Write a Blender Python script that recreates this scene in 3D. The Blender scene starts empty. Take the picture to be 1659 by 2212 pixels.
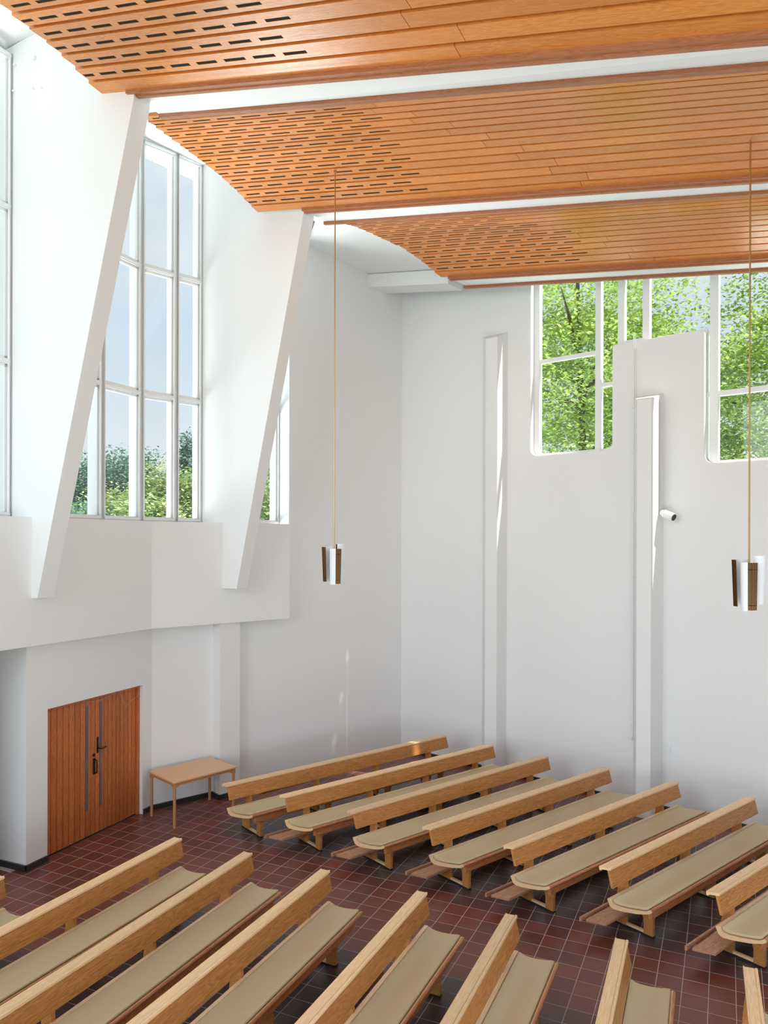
import bpy, bmesh, math, random
from mathutils import Vector, Matrix
from mathutils.geometry import tessellate_polygon
random.seed(7)
S = bpy.context.scene
COL = S.collection

# ------------------------------------------------------------------ camera
F, YH, CX, ROLL, H = 1603.0, 1170.0, 829.5, 0.003, 4.5
cam_d = bpy.data.cameras.new('camera')
cam = bpy.data.objects.new('camera', cam_d); COL.objects.link(cam)
cam_d.sensor_fit = 'VERTICAL'; cam_d.sensor_height = 36.0
cam_d.lens = F / 2212.0 * 36.0
cam_d.shift_y = (YH - 1106.0) / 2212.0
cam_d.clip_start = 0.05; cam_d.clip_end = 600
cam.location = (0, 0, H)
cam.rotation_euler = (Matrix.Rotation(math.radians(90), 3, 'X') @ Matrix.Rotation(ROLL, 3, 'Z')).to_euler()
S.camera = cam

# ------------------------------------------------------------------ world, sun, exposure
W = bpy.data.worlds.new('sky'); S.world = W; W.use_nodes = True
nt = W.node_tree; nt.nodes.clear()
wo = nt.nodes.new('ShaderNodeOutputWorld'); bg = nt.nodes.new('ShaderNodeBackground')
tc = nt.nodes.new('ShaderNodeTexCoord'); sp = nt.nodes.new('ShaderNodeSeparateXYZ')
rp = nt.nodes.new('ShaderNodeValToRGB'); nz = nt.nodes.new('ShaderNodeTexNoise')
ml = nt.nodes.new('ShaderNodeMapping'); cr2 = nt.nodes.new('ShaderNodeValToRGB'); mx = nt.nodes.new('ShaderNodeMixRGB')
nt.links.new(tc.outputs['Generated'], sp.inputs[0]); nt.links.new(sp.outputs['Z'], rp.inputs[0])
rp.color_ramp.elements[0].position = 0.0; rp.color_ramp.elements[0].color = (.84, .90, .95, 1)
rp.color_ramp.elements[1].position = 0.45; rp.color_ramp.elements[1].color = (.56, .75, .95, 1)
ml.inputs['Scale'].default_value = (2.2, 2.2, 3.2)
nt.links.new(tc.outputs['Generated'], ml.inputs[0]); nt.links.new(ml.outputs[0], nz.inputs['Vector'])
nz.inputs['Scale'].default_value = 1.6; nz.inputs['Detail'].default_value = 5
cr2.color_ramp.elements[0].position = .42; cr2.color_ramp.elements[1].position = .68
nt.links.new(nz.outputs['Fac'], cr2.inputs[0]); nt.links.new(cr2.outputs[0], mx.inputs[0])
nt.links.new(rp.outputs[0], mx.inputs[1]); mx.inputs[2].default_value = (.90, .94, .97, 1)
nt.links.new(mx.outputs[0], bg.inputs[0]); bg.inputs[1].default_value = 0.90
nt.links.new(bg.outputs[0], wo.inputs[0])

SUN_DIR = Vector((4.6, -1.57, 8.2)).normalized()       # towards the sun
sd = bpy.data.lights.new('sun', 'SUN'); so = bpy.data.objects.new('sun', sd); COL.objects.link(so)
sd.energy = 5.5; sd.angle = math.radians(.6); sd.color = (1, .95, .86)
so.rotation_euler = SUN_DIR.to_track_quat('Z', 'Y').to_euler(); so.location = (20, -8, 26)

def area(name, loc, target, sx, sy, power, color=(1, 1, 1)):
    d = bpy.data.lights.new(name, 'AREA'); o = bpy.data.objects.new(name, d); COL.objects.link(o)
    d.shape = 'RECTANGLE'; d.size = sx; d.size_y = sy; d.energy = power; d.color = color
    o.location = loc; o.rotation_euler = (Vector(loc) - Vector(target)).to_track_quat('Z', 'Y').to_euler()
    return o
# added fill lamps outside, below the sills, aimed up through the windows
area('fill_outside', (-8.5, 15.5, 1.5), (-1, 10.5, 9.5), 8, 5, 2550, (.895, .97, 1))
area('fill_outside_far', (-5.2, 17.8, 1.4), (-.6, 13.4, 10), 4, 3, 520, (.895, .97, 1))
area('fill_outside_right', (6.5, 17, 3.2), (0, 10, 9), 8, 4, 560, (.93, .98, 1))
# added fill lamps out of frame: one from the left, two aimed up
area('fill_left', (-11, -6, 7.6), (-1, 13, 6), 9, 7, 980, (.88, .965, 1))
area('fill_up', (1, 2, 1.2), (-1, 11, 10.5), 5, 3, 225, (.88, .965, 1))
area('fill_up_right', (5, 1, 1.5), (3, 8, 9.5), 6, 4, 50, (.88, .965, 1))

vs = S.view_settings
vs.view_transform = 'Standard'; vs.look = 'None'; vs.gamma = 1; vs.use_curve_mapping = False
vs.exposure = 0.12

# ------------------------------------------------------------------ pixel helpers (only used to work out real positions)
cR, sR = math.cos(ROLL), math.sin(ROLL)
def ray(x, y):
    a = (x - CX) / F; b = (y - YH) / F
    return cR * a + sR * b, -sR * a + cR * b
def at_z(x, y, z):
    X, Y = ray(x, y); D = (H - z) / Y
    return Vector((X * D, D, z))
def proj(P):
    X = P[0] / P[1]; Y = (H - P[2]) / P[1]
    return CX + F * (cR * X - sR * Y), YH + F * (sR * X + cR * Y)

# ------------------------------------------------------------------ materials
def mat(name, col, rough=.6, spec=.5, bump=0, bscale=40, var=0, metal=0, coat=0):
    m = bpy.data.materials.new(name); m.use_nodes = True
    n = m.node_tree; b = n.nodes['Principled BSDF']
    b.inputs['Base Color'].default_value = (*col, 1); b.inputs['Roughness'].default_value = rough
    b.inputs['Specular IOR Level'].default_value = spec; b.inputs['Metallic'].default_value = metal
    if coat: b.inputs['Coat Weight'].default_value = coat
    t = n.nodes.new('ShaderNodeTexCoord')
    if bump or var:
        z = n.nodes.new('ShaderNodeTexNoise'); z.inputs['Scale'].default_value = bscale; z.inputs['Detail'].default_value = 4
        n.links.new(t.outputs['Object'], z.inputs['Vector'])
    if bump:
        bp = n.nodes.new('ShaderNodeBump'); bp.inputs['Strength'].default_value = bump; bp.inputs['Distance'].default_value = .01
        n.links.new(z.outputs['Fac'], bp.inputs['Height']); n.links.new(bp.outputs[0], b.inputs['Normal'])
    if var:
        r = n.nodes.new('ShaderNodeValToRGB')
        r.color_ramp.elements[0].color = (*[c * (1 - var) for c in col], 1)
        r.color_ramp.elements[1].color = (*[min(1, c * (1 + var)) for c in col], 1)
        n.links.new(z.outputs['Fac'], r.inputs[0]); n.links.new(r.outputs[0], b.inputs['Base Color'])
    return m

def wood(name, c1, c2, rough=.4, axis=0, fine=60, obj_var=.12, spec=.5, figure=7):
    """procedural timber: long streaks along one local axis plus figure and per-piece variation"""
    m = bpy.data.materials.new(name); m.use_nodes = True
    n = m.node_tree; b = n.nodes['Principled BSDF']; L = n.links
    t = n.nodes.new('ShaderNodeTexCoord'); oi = n.nodes.new('ShaderNodeObjectInfo')
    add = n.nodes.new('ShaderNodeVectorMath'); add.operation = 'ADD'
    mul = n.nodes.new('ShaderNodeVectorMath'); mul.operation = 'SCALE'; mul.inputs['Scale'].default_value = 37
    cmb = n.nodes.new('ShaderNodeCombineXYZ')
    for i in range(3): L.new(oi.outputs['Random'], cmb.inputs[i])
    L.new(cmb.outputs[0], mul.inputs[0]); L.new(t.outputs['Object'], add.inputs[0]); L.new(mul.outputs[0], add.inputs[1])
    def mp(sc):
        k = n.nodes.new('ShaderNodeMapping'); s = [sc[0]] * 3
        s = [sc[1], sc[1], sc[1]]; s[axis] = sc[0]
        k.inputs['Scale'].default_value = s; L.new(add.outputs[0], k.inputs[0]); return k
    m1 = mp((.9, figure)); z1 = n.nodes.new('ShaderNodeTexNoise'); z1.inputs['Scale'].default_value = 1.4; z1.inputs['Detail'].default_value = 3
    z1.inputs['Distortion'].default_value = .25; L.new(m1.outputs[0], z1.inputs['Vector'])
    wv = n.nodes.new('ShaderNodeMath'); wv.operation = 'MULTIPLY'; wv.inputs[1].default_value = 26; L.new(z1.outputs['Fac'], wv.inputs[0])
    fr = n.nodes.new('ShaderNodeMath'); fr.operation = 'PINGPONG'; fr.inputs[1].default_value = 1; L.new(wv.outputs[0], fr.inputs[0])
    m2 = mp((1.5, fine)); z2 = n.nodes.new('ShaderNodeTexNoise'); z2.inputs['Scale'].default_value = 2; z2.inputs['Detail'].default_value = 5
    L.new(m2.outputs[0], z2.inputs['Vector'])
    a1 = n.nodes.new('ShaderNodeMath'); a1.operation = 'MULTIPLY'; a1.inputs[1].default_value = .46; L.new(fr.outputs[0], a1.inputs[0])
    a2 = n.nodes.new('ShaderNodeMath'); a2.operation = 'MULTIPLY_ADD'; a2.inputs[1].default_value = .75; L.new(z2.outputs['Fac'], a2.inputs[0]); L.new(a1.outputs[0], a2.inputs[2])
    r = n.nodes.new('ShaderNodeValToRGB'); r.color_ramp.elements[0].position = .25; r.color_ramp.elements[1].position = .85
    r.color_ramp.elements[0].color = (*c2, 1); r.color_ramp.elements[1].color = (*c1, 1); L.new(a2.outputs[0], r.inputs[0])
    hs = n.nodes.new('ShaderNodeHueSaturation'); vr = n.nodes.new('ShaderNodeMapRange')
    vr.inputs['To Min'].default_value = 1 - obj_var; vr.inputs['To Max'].default_value = 1 + obj_var
    L.new(oi.outputs['Random'], vr.inputs['Value']); L.new(vr.outputs[0], hs.inputs['Value']); L.new(r.outputs[0], hs.inputs['Color'])
    L.new(hs.outputs[0], b.inputs['Base Color'])
    b.inputs['Roughness'].default_value = rough; b.inputs['Specular IOR Level'].default_value = spec
    bp = n.nodes.new('ShaderNodeBump'); bp.inputs['Strength'].default_value = .12; bp.inputs['Distance'].default_value = .004
    L.new(a2.outputs[0], bp.inputs['Height']); L.new(bp.outputs[0], b.inputs['Normal'])
    return m

PLASTER = mat('white_plaster', (.87, .87, .87), .75, .3, bump=.15, bscale=9)
PLASTER2 = mat('white_plaster_ceiling', (.88, .88, .88), .8, .25, bump=.08, bscale=14)
WINWHITE = mat('white_window_paint', (.86, .87, .87), .4, .5)
OAK = wood('bench_oak', (.60, .27, .08), (.36, .135, .033), .38, figure=10)
OAKTOP = wood('bench_oak_top', (.90, .62, .36), (.74, .46, .24), .36, figure=12)
REDWOOD = wood('bench_rail_redwood', (.58, .24, .095), (.36, .125, .042), .3)
KNEEL = wood('kneeler_wood', (.56, .29, .165), (.36, .165, .085), .5)
DECK = wood('ceiling_boards', (.72, .268, .062), (.57, .185, .034), .27, fine=30, obj_var=.10, spec=.6, figure=9)
TRIM = wood('ceiling_trim', (.44, .17, .075), (.31, .105, .04), .35)
DOORW = wood('door_boards', (.62, .19, .055), (.41, .11, .03), .4, axis=2, fine=40, obj_var=.14)
TABLEW = mat('table_beech_top', (.78, .46, .25), .4, .5, var=.05, bscale=30)
TABLEL = mat('table_leg_beech', (.56, .26, .11), .4, .5, var=.06, bscale=30)
BLACK = mat('black_rubber', (.015, .015, .017), .5)
PLINTH = mat('dark_plinth', (.032, .030, .030), .35, .5, bump=.2, bscale=20, var=.3)
LEATHER = mat('olive_beige_leather', (.60, .475, .28), .42, .45, bump=.1, bscale=220, var=.05)
GROUT = mat('pale_grout', (.50, .43, .39), .9, .2, var=.35, bscale=3)
BRASS = mat('aged_brass', (.55, .36, .13), .35, metal=.9)
BROWNM = mat('amber_lamella', (.13, .055, .012), .3, metal=.4)
LAMPW = mat('white_enamel', (.86, .88, .90), .3, .5)
DARKMET = mat('dark_bronze', (.03, .025, .02), .35, metal=.6)
FELT = mat('dark_felt', (.012, .008, .006), .95)
GRILLE = mat('green_grey_grille', (.022, .030, .024), .5)
CABLE = mat('cable_grey', (.45, .36, .28), .6)

# floor tile: dark red quarry tile, varied per tile with a worn sheen
def tile_mat():
    m = bpy.data.materials.new('red_quarry_tile'); m.use_nodes = True; n = m.node_tree; L = n.links; b = n.nodes['Principled BSDF']
    g = n.nodes.new('ShaderNodeNewGeometry'); t = n.nodes.new('ShaderNodeTexCoord')
    z = n.nodes.new('ShaderNodeTexNoise'); z.inputs['Scale'].default_value = .9; z.inputs['Detail'].default_value = 4
    z2 = n.nodes.new('ShaderNodeTexNoise'); z2.inputs['Scale'].default_value = 14; z2.inputs['Detail'].default_value = 5
    L.new(g.outputs['Position'], z.inputs['Vector']); L.new(g.outputs['Position'], z2.inputs['Vector'])
    wn = n.nodes.new('ShaderNodeTexWhiteNoise'); wn.noise_dimensions = '3D'
    vt = n.nodes.new('ShaderNodeAttribute'); vt.attribute_name = 'tone'
    r = n.nodes.new('ShaderNodeValToRGB'); r.color_ramp.elements[0].color = (.095, .030, .024, 1); r.color_ramp.elements[1].color = (.225, .057, .038, 1)
    r.color_ramp.elements[0].position = .1; r.color_ramp.elements[1].position = .9
    gm_ = n.nodes.new('ShaderNodeAttribute'); gm_.attribute_name = 'pew_grey'; mg = n.nodes.new('ShaderNodeMixRGB'); mg.inputs[2].default_value = (.052, .040, .042, 1)
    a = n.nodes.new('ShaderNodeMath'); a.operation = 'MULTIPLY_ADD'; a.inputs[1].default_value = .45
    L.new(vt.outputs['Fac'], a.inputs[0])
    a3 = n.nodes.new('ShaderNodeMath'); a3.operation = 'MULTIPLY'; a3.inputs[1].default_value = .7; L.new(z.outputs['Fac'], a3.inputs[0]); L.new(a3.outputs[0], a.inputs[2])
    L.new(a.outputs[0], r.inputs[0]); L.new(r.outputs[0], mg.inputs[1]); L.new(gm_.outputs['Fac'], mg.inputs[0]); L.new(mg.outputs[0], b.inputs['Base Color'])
    rr = n.nodes.new('ShaderNodeMapRange'); rr.inputs['To Min'].default_value = .30; rr.inputs['To Max'].default_value = .42
    L.new(z2.outputs['Fac'], rr.inputs['Value']); L.new(rr.outputs[0], b.inputs['Roughness'])
    b.inputs['Specular IOR Level'].default_value = .5
    bp = n.nodes.new('ShaderNodeBump'); bp.inputs['Strength'].default_value = .02; bp.inputs['Distance'].default_value = .002
    L.new(z2.outputs['Fac'], bp.inputs['Height']); L.new(bp.outputs[0], b.inputs['Normal'])
    return m
TILE = tile_mat()

def glass_mat():
    m = bpy.data.materials.new('window_glass'); m.use_nodes = True; n = m.node_tree; n.nodes.clear(); L = n.links
    o = n.nodes.new('ShaderNodeOutputMaterial'); mx = n.nodes.new('ShaderNodeMixShader')
    tr = n.nodes.new('ShaderNodeBsdfTransparent'); gl = n.nodes.new('ShaderNodeBsdfGlossy'); fr = n.nodes.new('ShaderNodeMath'); lw = n.nodes.new('ShaderNodeLayerWeight'); fr.operation = 'MULTIPLY_ADD'; lw.inputs['Blend'].default_value = .25; L.new(lw.outputs['Facing'], fr.inputs[0]); fr.inputs[1].default_value = .10; fr.inputs[2].default_value = .02
    tr.inputs[0].default_value = (.97, .985, .98, 1); gl.inputs['Roughness'].default_value = .02; gl.inputs[0].default_value = (.8, .8, .8, 1)
    L.new(fr.outputs[0], mx.inputs[0]); L.new(tr.outputs[0], mx.inputs[1]); L.new(gl.outputs[0], mx.inputs[2]); L.new(mx.outputs[0], o.inputs[0])
    return m
GLASS = glass_mat()

def leaf_mat(name, c1, c2, trans=.5):
    m = bpy.data.materials.new(name); m.use_nodes = True; n = m.node_tree; n.nodes.clear(); L = n.links
    o = n.nodes.new('ShaderNodeOutputMaterial'); mx = n.nodes.new('ShaderNodeMixShader'); mx.inputs[0].default_value = trans
    d = n.nodes.new('ShaderNodeBsdfDiffuse'); t = n.nodes.new('ShaderNodeBsdfTranslucent')
    g = n.nodes.new('ShaderNodeNewGeometry'); z = n.nodes.new('ShaderNodeTexNoise'); z.inputs['Scale'].default_value = 1.1; z.inputs['Detail'].default_value = 2
    a = n.nodes.new('ShaderNodeMath'); a.operation = 'MULTIPLY_ADD'; a.inputs[1].default_value = .5
    L.new(g.outputs['Position'], z.inputs['Vector']); L.new(g.outputs['Random Per Island'], a.inputs[0])
    k = n.nodes.new('ShaderNodeMath'); k.operation = 'MULTIPLY'; k.inputs[1].default_value = .6; L.new(z.outputs['Fac'], k.inputs[0]); L.new(k.outputs[0], a.inputs[2])
    r = n.nodes.new('ShaderNodeValToRGB'); r.color_ramp.elements[0].color = (*c1, 1); r.color_ramp.elements[1].color = (*c2, 1)
    r.color_ramp.elements[0].position = .2; r.color_ramp.elements[1].position = .8
    L.new(a.outputs[0], r.inputs[0]); L.new(r.outputs[0], d.inputs[0]); L.new(r.outputs[0], t.inputs[0])
    L.new(d.outputs[0], mx.inputs[1]); L.new(t.outputs[0], mx.inputs[2]); L.new(mx.outputs[0], o.inputs[0])
    return m
LEAF_NEAR = leaf_mat('hornbeam_leaf', (.17, .32, .06), (.72, .86, .30), .5)
LEAF_FAR_A = leaf_mat('far_leaf_blue_green', (.14, .28, .20), (.32, .48, .36), .2)
LEAF_FAR_B = leaf_mat('far_leaf_yellow_green', (.32, .44, .18), (.62, .72, .36), .2)
LEAF_FAR_C = leaf_mat('far_leaf_dark', (.10, .22, .17), (.24, .40, .30), .2)
BARK = mat('bark', (.12, .09, .06), .9, bump=.5, bscale=12)
GRASS = mat('pale_ground', (.30, .31, .24), .9, var=.3, bscale=2)

# ------------------------------------------------------------------ mesh helpers
class MB:
    def __init__(s): s.v = []; s.f = []
    def poly(s, pts, idx=None):
        k = len(s.v); s.v += [tuple(p) for p in pts]; s.f.append([k + i for i in range(len(pts))])
    def mesh(s, verts, faces):
        k = len(s.v); s.v += [tuple(p) for p in verts]; s.f += [[k + i for i in f] for f in faces]
    def prism(s, pts, vec):
        """planar polygon (any plane) swept by vec"""
        n = len(pts); vec = Vector(vec); a = [Vector(p) for p in pts]; b = [p + vec for p in a]
        s.mesh(a + b, [list(range(n))[::-1], list(range(n, 2 * n))] + [[i, (i + 1) % n, n + (i + 1) % n, n + i] for i in range(n)])
    def box(s, x0, x1, y0, y1, z0, z1):
        s.prism([(x0, y0, z0), (x1, y0, z0), (x1, y1, z0), (x0, y1, z0)], (0, 0, z1 - z0))
    def walls(s, plan, z0, z1):
        s.prism([(p[0], p[1], z0) for p in plan], (0, 0, z1 - z0))
    def bar(s, a, b, w, h, up=(0, 0, 1)):
        a = Vector(a); b = Vector(b); d = (b - a).normalized(); u = Vector(up); x = d.cross(u)
        if x.length < 1e-4: x = d.cross(Vector((1, 0, 0)))
        x.normalize(); u = x.cross(d).normalized()
        pts = [a + x * (w / 2 * i) + u * (h / 2 * j) for i, j in ((-1, -1), (1, -1), (1, 1), (-1, 1))]
        s.prism(pts, b - a)
    def tube(s, pts, r, n=8, rs=None):
        pts = [Vector(p) for p in pts]; rings = []
        for i, p in enumerate(pts):
            d = (pts[min(i + 1, len(pts) - 1)] - pts[max(i - 1, 0)]).normalized()
            x = d.cross(Vector((0, 0, 1)))
            if x.length < 1e-3: x = d.cross(Vector((1, 0, 0)))
            x.normalize(); y = x.cross(d).normalized(); rr = rs[i] if rs else r
            rings.append([p + x * math.cos(2 * math.pi * k / n) * rr + y * math.sin(2 * math.pi * k / n) * rr for k in range(n)])
        v = [q for R_ in rings for q in R_]; f = []
        for i in range(len(rings) - 1):
            for k in range(n): f.append([i * n + k, i * n + (k + 1) % n, (i + 1) * n + (k + 1) % n, (i + 1) * n + k])
        f.append(list(range(n))[::-1]); f.append([(len(rings) - 1) * n + k for k in range(n)])
        s.mesh(v, f)
    def build(s, name, material, parent=None, smooth=False, bevel=0, origin=None, basis=None):
        me = bpy.data.meshes.new(name); v = s.v
        M = Matrix.Identity(4)
        if basis is not None: M = basis
        elif origin is not None: M = Matrix.Translation(Vector(origin))
        if basis is not None or origin is not None:
            I = M.inverted(); v = [tuple(I @ Vector(p)) for p in v]
        me.from_pydata(v, [], s.f); me.update()
        bm = bmesh.new(); bm.from_mesh(me); bmesh.ops.recalc_face_normals(bm, faces=bm.faces)
        if bevel:
            es = [e for e in bm.edges if len(e.link_faces) == 2 and e.calc_face_angle(0) > .6]
            bmesh.ops.bevel(bm, geom=es, offset=bevel, segments=2, affect='EDGES', profile=.5, clamp_overlap=True)
        bm.to_mesh(me); bm.free()
        me.materials.append(material)
        if smooth:
            for p in me.polygons: p.use_smooth = True
        o = bpy.data.objects.new(name, me); COL.objects.link(o); o.matrix_world = M
        if parent: o.parent = parent
        return o
def empty(name, loc=(0, 0, 0), rz=0, parent=None):
    o = bpy.data.objects.new(name, None); COL.objects.link(o); o.location = loc; o.rotation_euler = (0, 0, rz); o.empty_display_size = .2
    if parent: o.parent = parent
    return o
def tag(o, label=None, cat=None, group=None, kind=None):
    if label: o['label'] = label
    if cat: o['category'] = cat
    if group: o['group'] = group
    if kind: o['kind'] = kind
    return o
def struct(o, label, cat): return tag(o, label, cat, kind='structure')
def P2(p, q, t): return (p[0] + (q[0] - p[0]) * t, p[1] + (q[1] - p[1]) * t)

# ------------------------------------------------------------------ plan of the room
w2o, w2d = (0.8, 15.67), (1.0, -0.82)               # face of the right wall: point + t*dir
def w2(t, off=0, z=0):                               # off > 0 = outwards
    n = Vector((.634, .773)); return Vector((w2o[0] + t * w2d[0] + n.x * off, w2o[1] + t * w2d[1] + n.y * off, z))
def w2px(x):                                          # parameter t where the wall crosses image column x
    k = (x - CX) / F; return (k * w2o[1] - w2o[0]) / (1 + .82 * k)
CORNER = w2(-.42)
Cst = Vector((-2.85, 13.2, 0))
Cdir = Vector((CORNER.x - Cst.x, CORNER.y - Cst.y, 0)).normalized(); Cout = Vector((-Cdir.y, Cdir.x, 0))
A0, A1 = (-6.6, 6.20), (-3.78, 12.08)                # parapet beam front, near facet
B1 = (-1.75, 13.78)                                   # parapet beam front, far end
FIN1, N1 = Vector((-4.76, 10.03, 0)), Vector((.857, -.514, 0))
FIN2, N2 = Vector((-2.85, 12.93, 0)), Vector((.827, -.562, 0))
W1v, W2v = Vector((.523, .852, 0)), Vector((.62, .785, 0))
SILL, BEAMZ = 4.82, 3.07

# ------------------------------------------------------------------ floor and tiles
fb = MB(); fb.walls([(-9, -1), (11, -1), (11, 18), (-9, 18)], -.3, -.0012)
floor = struct(fb.build('floor', GROUT), 'floor of dark red square quarry tiles with pale joints', 'floor')

# ------------------------------------------------------------------ left wall, lower part with door
WA0, WA1 = Vector((-4.86, 10.10, 0)), Vector((-3.88, 12.42, 0))
WB1 = Vector((-3.02, 13.12, 0))
ad = (WA1 - WA0).normalized(); ao = Vector((-ad.y, ad.x, 0))          # outwards (away from the nave)
def wa(s, off=0, z=0): p = WA0 + ad * s + ao * off; p.z = z; return p
LA = (WA1 - WA0).length
D0, D1, DTOP = .36, 2.30, 2.13                       # door opening along the wall
m = MB()
m.walls([wa(0), wa(D0), wa(D0, .3), wa(0, 1.3)], -.01, BEAMZ + .1)
m.walls([wa(D1), wa(LA), wa(LA, .35), wa(D1, .3)], -.01, BEAMZ + .1)
m.walls([wa(D0), wa(D1), wa(D1, .3), wa(D0, .3)], DTOP, BEAMZ + .1)
struct(m.build('wall_left', PLASTER), 'white plaster wall around the wooden double door', 'wall')
bd = (WB1 - WA1).normalized(); bo = Vector((-bd.y, bd.x, 0))
m = MB(); m.walls([WA1, WB1, WB1 + bo * .4, WA1 + bo * .4], -.01, BEAMZ + .1)
pl0 = Vector((-2.85, 12.93, 0)); pl1 = Vector((-2.56, 13.24, 0))
struct(m.build('wall_left_back', PLASTER), 'white wall behind the small table, below the window ledge', 'wall')
m = MB(); m.walls([pl0, pl1, pl1 + Vector((-.35, .32, 0)), WB1 + bo * .1, WB1], -.01, BEAMZ + .02)
struct(m.build('trim_1', PLASTER), 'white pilaster between the table and the back bench', 'pilaster')
m = MB(); m.walls([(-5.42, 9.05), (-7.2, 5.6), (-7.5, 5.8), (-5.75, 9.2)], -.01, BEAMZ + .02)  # unseen wall put in to shade the door wall's end from the left lamp
struct(m.build('wall_shade_left', PLASTER), 'unseen white wall added to shade the wall end beside the door', 'wall')
m = MB(); m.walls([(-7.2, 5.6), (-7.9, 11.6), (-5.3, 13.6), (-5.1, 13.4), (-7.6, 11.4), (-7.0, 5.6)], -.01, 3.4)  # unseen passage walls put in to block sky light from outside
m.walls([(-7.2, 5.6), (-6.3, 6.4), (-5.6, 9.0), (-4.6, 10.9), (-4.2, 12.2), (-5.3, 13.6), (-7.9, 11.6)], 3.3, 3.5)
struct(m.build('wall_shade_passage', PLASTER), 'unseen white walls and ceiling added to keep sky light out of the side passage', 'wall')
m = MB(); m.walls([(10.2, -3.5), (9.7, 8.3), (10.0, 8.4), (10.5, -3.5)], -.01, 10.6)  # unseen wall put in to block sky light from the right
struct(m.build('wall_shade_right', PLASTER), 'unseen white wall added on the right to keep out sky light', 'wall')
# plinths
def plinth(name, pts, label, h=.08, t=.03):
    m = MB()
    for a, b in zip(pts, pts[1:]):
        a = Vector(a); b = Vector(b); d = (b - a).normalized(); o = Vector((d.y, -d.x, 0)) * t
        m.walls([a + o - d * .01, b + o + d * .01, b - o * .2, a - o * .2], 0, h)
    return struct(m.build(name, PLINTH), label, 'baseboard')
plinth('baseboard_left', [wa(0, 1.2), wa(0, 0), wa(D0 - .01)], 'black plinth round the foot of the wall left of the door')
plinth('baseboard_left_back', [wa(D1 + .02), WA1, WB1, pl0, pl1], 'black plinth behind the small table')

# long wall C up to the corner
c0 = Cst - Cdir * 0; c1 = CORNER.copy(); c1.z = 0
m = MB()
m.walls([c0, c1, c1 + Cout * .3 + Cdir * .3, c0 + Cout * .3], -.01, BEAMZ + .05)
# above the ledge: starts at the jamb of window 3
jC = Vector((-1.81, 14.11, 0))
jC = Cst + Cdir * ((jC - Cst).dot(Cdir))
m.walls([jC, c1, c1 + Cout * .3 + Cdir * .3, jC + Cout * .55], BEAMZ + .05, 11.5)
struct(m.build('wall_back', PLASTER), 'plain white wall meeting the right wall in the far corner', 'wall')
plinth('baseboard_back', [c0, c1], 'black plinth along the far white wall')

# parapet beam
def offset_line(p, q, d):
    v = (Vector((q[0], q[1])) - Vector((p[0], p[1]))).normalized(); n = Vector((-v.y, v.x)) * d
    return (p[0] + n.x, p[1] + n.y), (q[0] + n.x, q[1] + n.y)
Ao0, Ao1 = offset_line(A0, A1, .62); Bo0, Bo1 = offset_line(A1, B1, .62)
m = MB(); m.walls([A0, A1, B1, (-1.75 - .25, 13.78 + .32), Bo1, ((Ao1[0] + Bo0[0]) / 2, (Ao1[1] + Bo0[1]) / 2), Ao0], BEAMZ, SILL)
struct(m.build('trim_2', PLASTER), 'deep white parapet beam under the tall left windows', 'parapet')

# ------------------------------------------------------------------ fins
def fin(name, root, n, w, wid, e0, z0, e1, z1, top, back, label):
    pts = [(-back, z0), (e0, z0), (e1, z1), (e1 + .02, top), (-back, top)]
    m = MB(); m.prism([root + n * e + Vector((0, 0, z)) for e, z in pts], w * wid)
    return struct(m.build(name, PLASTER, bevel=.006), label, 'fin')
fin('trim_3', FIN1, N1, W1v, .25, .12, 3.72, 1.99, 9.87, 11.35, .62, 'nearer tall white slanting fin on the window wall')
fin('trim_4', FIN2, N2, W2v, .24, .395, 3.68, 1.87, 9.75, 11.35, .62, 'farther tall white slanting fin on the window wall')

# bolts and an eye left in the plaster high on the nearer fin
fin1_o = bpy.data.objects['trim_3']
for i, (x, y, r_) in enumerate(((34, 142, .016), (32, 198, .014), (73, 192, .016), (92, 190, .016), (76, 126, .035))):
    kx = ray(x, y)[0]; e = (kx * FIN1.y - FIN1.x) / (N1.x - kx * N1.y); p = FIN1 + N1 * e; p.z = H - ray(x, y)[1] * p.y
    o_ = Vector((-N1.y, N1.x, 0)) * -1
    k = MB(); k.tube([p, p + o_ * .035], r_, 10); b_ = k.build('bolt', WINWHITE); b_.parent = fin1_o

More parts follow.
